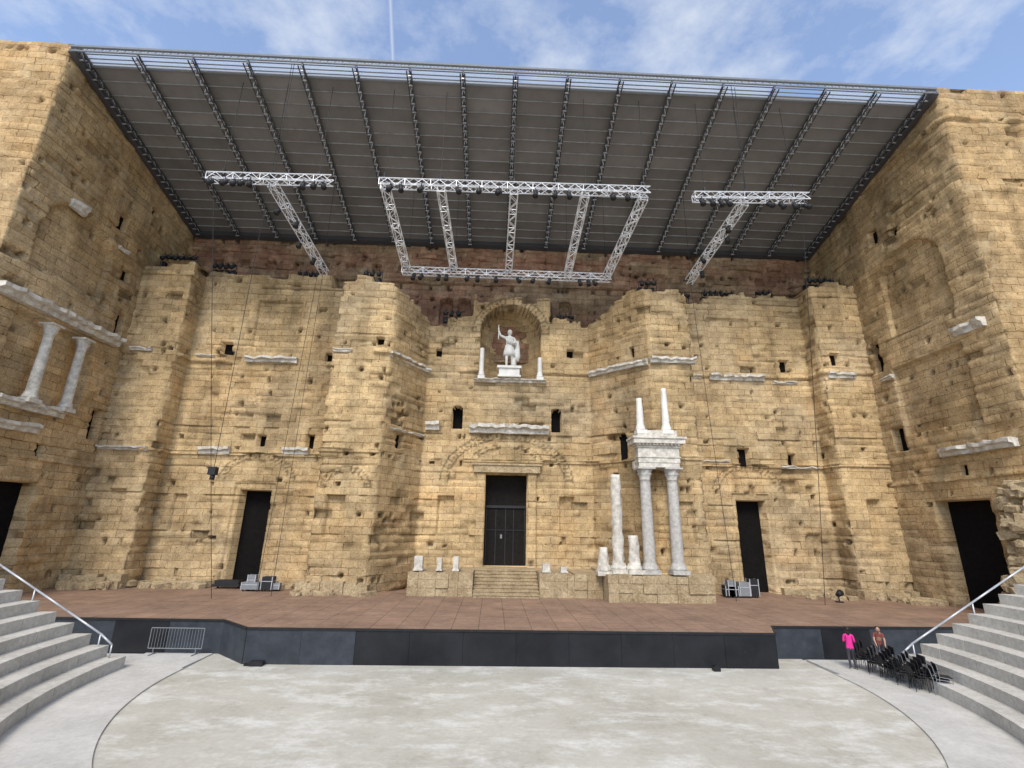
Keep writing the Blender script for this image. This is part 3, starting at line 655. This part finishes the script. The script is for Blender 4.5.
rig('lighting_truss_tee',[((-19.9,-11,27.4),(-11.9,-11,27.55)),((-15.9,-10.7,27.35),(-14.7,-3,25.1))],[(-19,-11,27.4),(-12.8,-11,27.5),(-15.9,-11,27.4),(-14.8,-3.4,25.2)],[(x,-11.3,27.2) for x in(-19.5,-18.6,-18.0,-17.5,-17.0,-13.6,-12.9,-12.3)]+[(-16.1,-9,26.8),(-15.2,-8,26.5),(-15.6,-6.2,26.0),(-15.0,-4.8,25.5)])
rig('lighting_truss_tee.001',[((12.2,-11,27.45),(20.1,-11,27.75)),((15.8,-10.7,27.4),(14.85,-3,25.5))],[(13,-11,27.5),(19.2,-11,27.6),(15.8,-11,27.5),(14.9,-3.4,25.6)],[(x,-11.3,27.2) for x in(12.6,13.3,13.9,14.4,17.2,18,18.9,19.7)]+[(15.4,-9,26.8),(15.8,-8,26.6),(14.8,-6,26.1),(15.3,-4.6,25.7)])
mb=MB()
for a_,b_ in [((-14.8,-3.2,25.2),(-14.3,-5.2,1.5)),((-19.5,-11,27.3),(-17.2,-6.5,1.5)),((14.9,-3.2,25.4),(15.3,-4.6,1.5)),((19.6,-11,27.3),(20.6,-5.5,1.5)),((-15.9,-11,27.6),(-15.2,-12.3,35.8)),((15.8,-11,27.6),(15.3,-12.3,35.6)),((-15.0,-12.4,35.7),(-15.7,-11,27.7)),((15.0,-12.4,35.7),(15.9,-11,27.7)),((-15.9,-11,27.5),(-18.45,-6.6,9.2)),((-15.2,-3.2,25.2),(-16.2,-3.0,1.5))]:
    a_=Vector(a_);b_=Vector(b_); pv=a_
    for i in range(1,13):
        t=i/12; q=a_.lerp(b_,t)+Vector((0,0,-.5*math.sin(math.pi*t))); mb.tube(pv,q,.018,4,cap=False); pv=q
mb.obj('rigging_cables',[M_CABLE])
def cluster(name,x,y,z,n,sp):
    E=empty(name,(x,y,z)); mb=MB(); w=n*sp/2
    mb.tube((-w,0,.75),(w,0,.75),.03,5); 
    for xx in(-w,0,w): mb.tube((xx,0,-.3),(xx,0,.8),.03,5)
    for q in range(n): mb.box(-w+q*sp,-w+q*sp+.35,.1,.5,-.1,.35)
    mb.obj('lamp_rail',[M_BLK],E)
    for i in range(n): o=spot('lamp_%d'%(i+1),(-w+(i+.5)*sp,-.1,.95),random.uniform(-.5,.5),random.uniform(.6,1.2)); o.parent=E; 
cl_=[(-27.6,-1.2,26.4,6),(-24.6,.1,26.5,4),(19,.5,25.7,6),(27.3,-1.2,26.4,5),(-4.8,1.1,23.2,3),(5.2,1.1,23.2,3),(-11,-2.6,24.8,3),(15.5,.5,25.4,3),(-17.5,.6,26.3,4),(11.6,-2.4,24.9,3),(23.2,.5,25.9,3)]
for i,q in enumerate(cl_): cluster('stage_lamp_cluster'+('.%03d'%i if i else ''),*q,.5)
mb=MB(); mb.box(-18.7,-18.25,-6.8,-6.4,8.7,9.2); mb.tube((-18.45,-6.6,8.4),(-18.45,-6.6,8.7),.15,10); mb.obj('hanging_loudspeaker',[M_BLK])

# ---------------------------------------------------------------- stage
SG=empty('theatre_stage')
fp=[(-36,-12.2),(-13.3,-12.4),(-11.4,-14.1),(12.4,-14.0),(13.2,-12.3),(36,-11.6)]
mb=MB(); n=len(fp)
mb.add([(x,y,1.46) for x,y in fp]+[(36,3,1.46),(-36,3,1.46)],[tuple(range(n+2))])
mb.obj('stage_floor',[M_STAGE],SG)
mb=MB()
for i in range(n-1):
    a_=Vector((*fp[i],0));b_=Vector((*fp[i+1],0)); d=(b_-a_);L=d.length;d.normalize();nn=Vector((d.y,-d.x,0))
    k=max(1,round(L/2.44))
    for j in range(k):
        p=a_+d*(L*j/k);q=a_+d*(L*(j+1)/k); c=(p+q)/2
        mi=1 if (i==2 and j in(0,1)) or (i in(0,4) and j%3!=1) or i==1 else 0
        mb.obox(c+Vector((0,0,.68))+nn*.03*(1+.3*(j%2)),d*((q-p).length/2-.006),nn*.02,(0,0,.68),mi)
    c=(a_+b_)/2; mb.obox(c+Vector((0,0,1.412))+nn*.05,d*L/2,nn*.04,(0,0,.045),2); mb.obox(c+Vector((0,0,.7))-nn*.06,d*L/2,nn*.03,(0,0,.69),0)
mb.obj('stage_fascia',[M_FASC,M_FASC2,M_BLK],SG)

# ---------------------------------------------------------------- ground + seating
mb=MB(); mb.add([(-3000,-3000,-.05),(3000,-3000,-.05),(3000,3000,-.05),(-3000,3000,-.05)],[(0,1,2,3)]); mb.obj('ground',[M_PAVE])
C0=(.5,-15.0)
mb=MB(); k=96
vs=[]; 
for i in range(k+1):
    t=math.pi+math.pi*i/k; vs.append((C0[0]+13.9*math.cos(t),C0[1]+13.9*math.sin(t),0))
vs+=[(14.6,-11,0),(-13.6,-11,0)]
mb.add(vs,[tuple(range(len(vs)))]); mb.obj('orchestra_floor',[M_ORCH])
def ring(mb,r0,r1,z0,z1,t0=math.pi,t1=2*math.pi,k=96,mi=0):
    vs=[]
    for i in range(k+1):
        t=t0+(t1-t0)*i/k
        for r_,z_ in((r0,z0),(r0,z1),(r1,z1),(r1,z0)): vs.append((C0[0]+r_*math.cos(t),C0[1]+r_*math.sin(t),z_))
    fs=[]
    for i in range(k):
        for j in range(4): fs.append((i*4+j,i*4+(j+1)%4,(i+1)*4+(j+1)%4,(i+1)*4+j))
    fs+=[(0,1,2,3),(k*4+3,k*4+2,k*4+1,k*4)]
    mb.add(vs,fs,mi)
mb=MB()
for q in range(26):
    t0=math.pi+math.pi*q/26; ring(mb,13.88,17,-.04,.05+.004*(q%2),t0+.0003,t0+math.pi/26-.0003,6)
mb.box(C0[0]-17,C0[0]-14.0,-14.99,-12.6,-.04,.05); mb.box(C0[0]+14.1,C0[0]+17,-14.99,-12.6,-.04,.05)
mb.obj('orchestra_walkway',[M_PAVE])
mb=MB(); r=16.3; z=.06; R=random.Random(12)
for i in range(9):
    t=math.pi+.002*i; tend=2*math.pi-.002*i
    while t<tend-.001:
        dt=R.uniform(1.5,2.4)/r; t2=min(t+dt,tend)
        if tend-t2<.03: t2=tend
        j=R.uniform(-.012,.012); ring(mb,r+j,r+1.2,0 if i==0 else z-.3,z+.42+j*.6,t+.0006,t2-.0006,3); t=t2
    z+=.42; r+=.78
mb.obj('seating_tiers',[M_STEP])
def rail(name,sx):
    mb=MB(); pts=[]
    for i in (0,2,4,6,8): pts.append((C0[0]+sx*(17.3+.78*i),-15.35,.1+.42*(i+1)))
    tp=[(p[0],p[1],p[2]+.85) for p in pts]
    for i,(p,q) in enumerate(zip(pts,tp)):
        if i%2==0: mb.tube(p,q,.03,8)
    for p,q in zip(tp[:-1],tp[1:]): mb.tube(p,q,.04,8)
    e=Vector(tp[0])+Vector((-sx*.55,0,-.4)); mb.tube(tp[0],e,.04,8); mb.tube(e,(e.x,e.y,.06+.42),.03,8)
    mb.obj(name,[M_LSTEEL])
rail('metal_handrail',-1); rail('metal_handrail.001',1)

# ---------------------------------------------------------------- props
mb=MB(); x0,x1,y=-16.3,-13.9,-12.9
mb.tube((x0,y,.25),(x1,y,.25),.02,6); mb.tube((x0,y,1.1),(x1,y,1.1),.02,6); mb.tube((x0,y,.25),(x0,y,1.1),.02,6); mb.tube((x1,y,.25),(x1,y,1.1),.02,6)
for i in range(1,18): mb.tube((x0+(x1-x0)*i/18,y,.25),(x0+(x1-x0)*i/18,y,1.1),.009,4)
for x in(x0+.25,x1-.25): mb.tube((x,y-.3,.02),(x,y+.3,.02),.02,6); mb.tube((x,y,.02),(x,y,.25),.02,6)
mb.obj('crowd_barrier',[M_CASE],None,(0,0,.05))
def chairmesh():
    mb=MB()
    for sx in(-.22,.22):
        mb.tube((sx,.22,0),(sx,.2,.45),.013,5,1); mb.tube((sx,.2,.45),(sx,.28,.88),.013,5,1); mb.tube((sx,-.22,0),(sx,-.2,.45),.013,5,1); mb.tube((sx,-.2,.44),(sx,.2,.44),.013,5,1)
    mb.obox((0,-.01,.46),(.22,0,0),(0,.21,-.01),(0,0,.014),0); mb.obox((0,.25,.74),(.21,0,0),(0,.025,.13),(0,.014,-.003),0); mb.tube((-.22,.28,.88),(.22,.28,.88),.013,5,1)
    return mb
base=chairmesh()
R=random.Random(9)
for sidx in range(10):
    mb=MB(); t=sidx/9; 
    for c in range(R.choice((3,4,5))):
        ang=R.uniform(-.05,.05)
        Mt=Matrix.Translation((0,-.09*c,.085*c))@Matrix.Rotation(ang,4,'Z')@Matrix.Rotation(.05*c,4,'X')
        o_=len(mb.v); mb.v+=[tuple(Mt@Vector(v)) for v in base.v]; mb.f+=[[i+o_ for i in f] for f in base.f]; mb.m+=base.m; mb.sm+=base.sm
    o=mb.obj('stacked_chairs',[M_BLK,M_CASE if sidx%2 else M_BLK]); o.location=(16.15+.1*math.sin(t*2)+.5*(sidx%2),-14.2-3.3*t,.056); o.rotation_euler=(0,0,math.radians(70+R.uniform(-14,14)))
def equipment(name,x,y,items):
    E=empty(name,(x,y,1.46)); mb=MB()
    for (bx,by,w,d,h,mi) in items:
        z0=.12; mb.box(bx,bx+w,by,by+d,z0,z0+h,mi)
        for xx in(bx,bx+w):
            for yy in(by,by+d): mb.box(xx-.025,xx+.025,yy-.025,yy+.025,z0-.002,z0+h+.01,2)
        mb.box(bx-.01,bx+w+.01,by-.012,by+d+.012,z0+h*.62,z0+h*.62+.04,2)
        for xx in(bx+.1,bx+w-.1):
            for yy in(by+.1,by+d-.1): mb.tube((xx-.03,yy,.06),(xx+.03,yy,.06),.06,8,1)
    mb.obj('cases',[M_CASE,M_BLK,M_LSTEEL],E)
equipment('flight_cases',-17.3,-2.9,[(0,0,1.1,.7,.45,0),(1.25,.05,.7,.6,.8,1),(.3,.1,.5,.4,.9,0),(2.0,.2,.4,.4,.4,0)])
equipment('flight_cases.001',15.6,-2.6,[(0,0,.9,.7,.65,1),(1.0,0,.7,.7,.9,0),(1.8,.1,.6,.5,1.1,1),(.2,.0,.5,.5,1.0,0)])
mb=MB(); mb.box(-19.8,-18.0,-1.8,-1.0,1.6,1.75); mb.box(-19.7,-18.1,-1.7,-1.1,1.75,2.0)
for x in(-19.6,-18.2): mb.tube((x,-1.4,1.46),(x,-1.4,1.6),.07,8)
mb.obj('equipment_trolley',[M_BLK])
mb=MB(); mb.tube((22.6,-4,1.47),(22.6,-4,1.52),.25,10); mb.tube((22.6,-4,1.5),(22.6,-4,1.9),.04,6); mb.tube((22.6,-4.25,2.1),(22.6,-3.9,1.9),.22,10,0,.14); mb.obj('floor_spotlight',[M_BLK])
mb=MB(); mb.box(-10.95,-10.4,-14.5,-14.25,0.0,.2); mb.box(-11.2,-10.95,-14.45,-14.3,0.0,.1); mb.obj('cable_box',[M_BLK])
mb=MB(); mb.box(9.2,9.5,-14.6,-14.35,0.0,.18); mb.box(9.25,9.45,-14.55,-14.4,.18,.24); mb.obj('cable_box.001',[M_BLK])

# ---------------------------------------------------------------- sky, sun
w=bpy.data.worlds.new('World'); scene.world=w; w.use_nodes=True; nt=w.node_tree; nt.nodes.clear()
SE,SR=math.radians(46),math.radians(192)
sky=nt.nodes.new('ShaderNodeTexSky'); sky.sky_type='NISHITA'; sky.sun_disc=False; sky.sun_elevation=SE; sky.sun_rotation=SR; sky.air_density=1.1; sky.dust_density=.8
tc=nt.nodes.new('ShaderNodeTexCoord'); sep=nt.nodes.new('ShaderNodeSeparateXYZ'); nt.links.new(tc.outputs['Generated'],sep.inputs[0])
def mth(op,a_,b_=None):
    n=nt.nodes.new('ShaderNodeMath'); n.operation=op
    for i,v in enumerate((a_,b_)):
        if v is None: continue
        if isinstance(v,(int,float)): n.inputs[i].default_value=v
        else: nt.links.new(v,n.inputs[i])
    return n.outputs[0]
zz=mth('MAXIMUM',sep.outputs[2],.08); cx=mth('DIVIDE',sep.outputs[0],zz); cy=mth('DIVIDE',sep.outputs[1],zz)
cb=nt.nodes.new('ShaderNodeCombineXYZ'); nt.links.new(cx,cb.inputs[0]); nt.links.new(cy,cb.inputs[1])
nA=noise(nt,3.4,12,.62,cb.outputs[0]); nB=noise(nt,1.3,4,.5,cb.outputs[0])
dens=mth('ADD',mth('MULTIPLY',nA,.6),mth('MULTIPLY',nB,.5)); cl=ramp(nt,dens,.52,.72)
ln=mth('ABSOLUTE',mth('SUBTRACT',mth('ADD',cx,mth('MULTIPLY',cy,.16)),-.12)); ct=ramp(nt,ln,.0,.006,(1,1,1),(0,0,0)); ct=mth('MULTIPLY',ct,.5)
fac=mth('MAXIMUM',mth('ADD',mth('MULTIPLY',cl,.8),.08),ct)
skb=mixc(nt,'MULTIPLY',1.0,sky.outputs[0],(1.75,1.75,1.85))
col=mixc(nt,'MIX',fac,skb,(6.0,6.3,6.7))
bg=nt.nodes.new('ShaderNodeBackground'); nt.links.new(col,bg.inputs[0]); bg.inputs[1].default_value=.15
ou=nt.nodes.new('ShaderNodeOutputWorld'); nt.links.new(bg.outputs[0],ou.inputs[0])
ld=bpy.data.lights.new('sun','SUN'); ld.energy=3.1; ld.angle=math.radians(24); ld.color=(1,.94,.84)
so=bpy.data.objects.new('sun',ld); link(so)
sd_=Vector((math.sin(SR)*math.cos(SE),math.cos(SR)*math.cos(SE),math.sin(SE))); so.rotation_euler=sd_.to_track_quat('Z','Y').to_euler()

# ---------------------------------------------------------------- camera
pitch=math.radians(16.4); yaw=math.radians(1.9); roll=math.radians(1.1)
fwd=Vector((math.sin(yaw)*math.cos(pitch),math.cos(yaw)*math.cos(pitch),math.sin(pitch)))
r0=fwd.cross(Vector((0,0,1))).normalized(); u0=r0.cross(fwd)
rr=r0*math.cos(roll)+u0*math.sin(roll); uu=-r0*math.sin(roll)+u0*math.cos(roll)
cd=bpy.data.cameras.new('camera'); cd.sensor_width=36; cd.lens=480/1024*36; cd.clip_end=10000; cam=bpy.data.objects.new('camera',cd); link(cam)
cam.matrix_world=Matrix(((rr.x,uu.x,-fwd.x,-.7),(rr.y,uu.y,-fwd.y,-38),(rr.z,uu.z,-fwd.z,6.0),(0,0,0,1)))
scene.camera=cam
scene.view_settings.view_transform='Standard'; scene.view_settings.look='None'; scene.view_settings.exposure=0
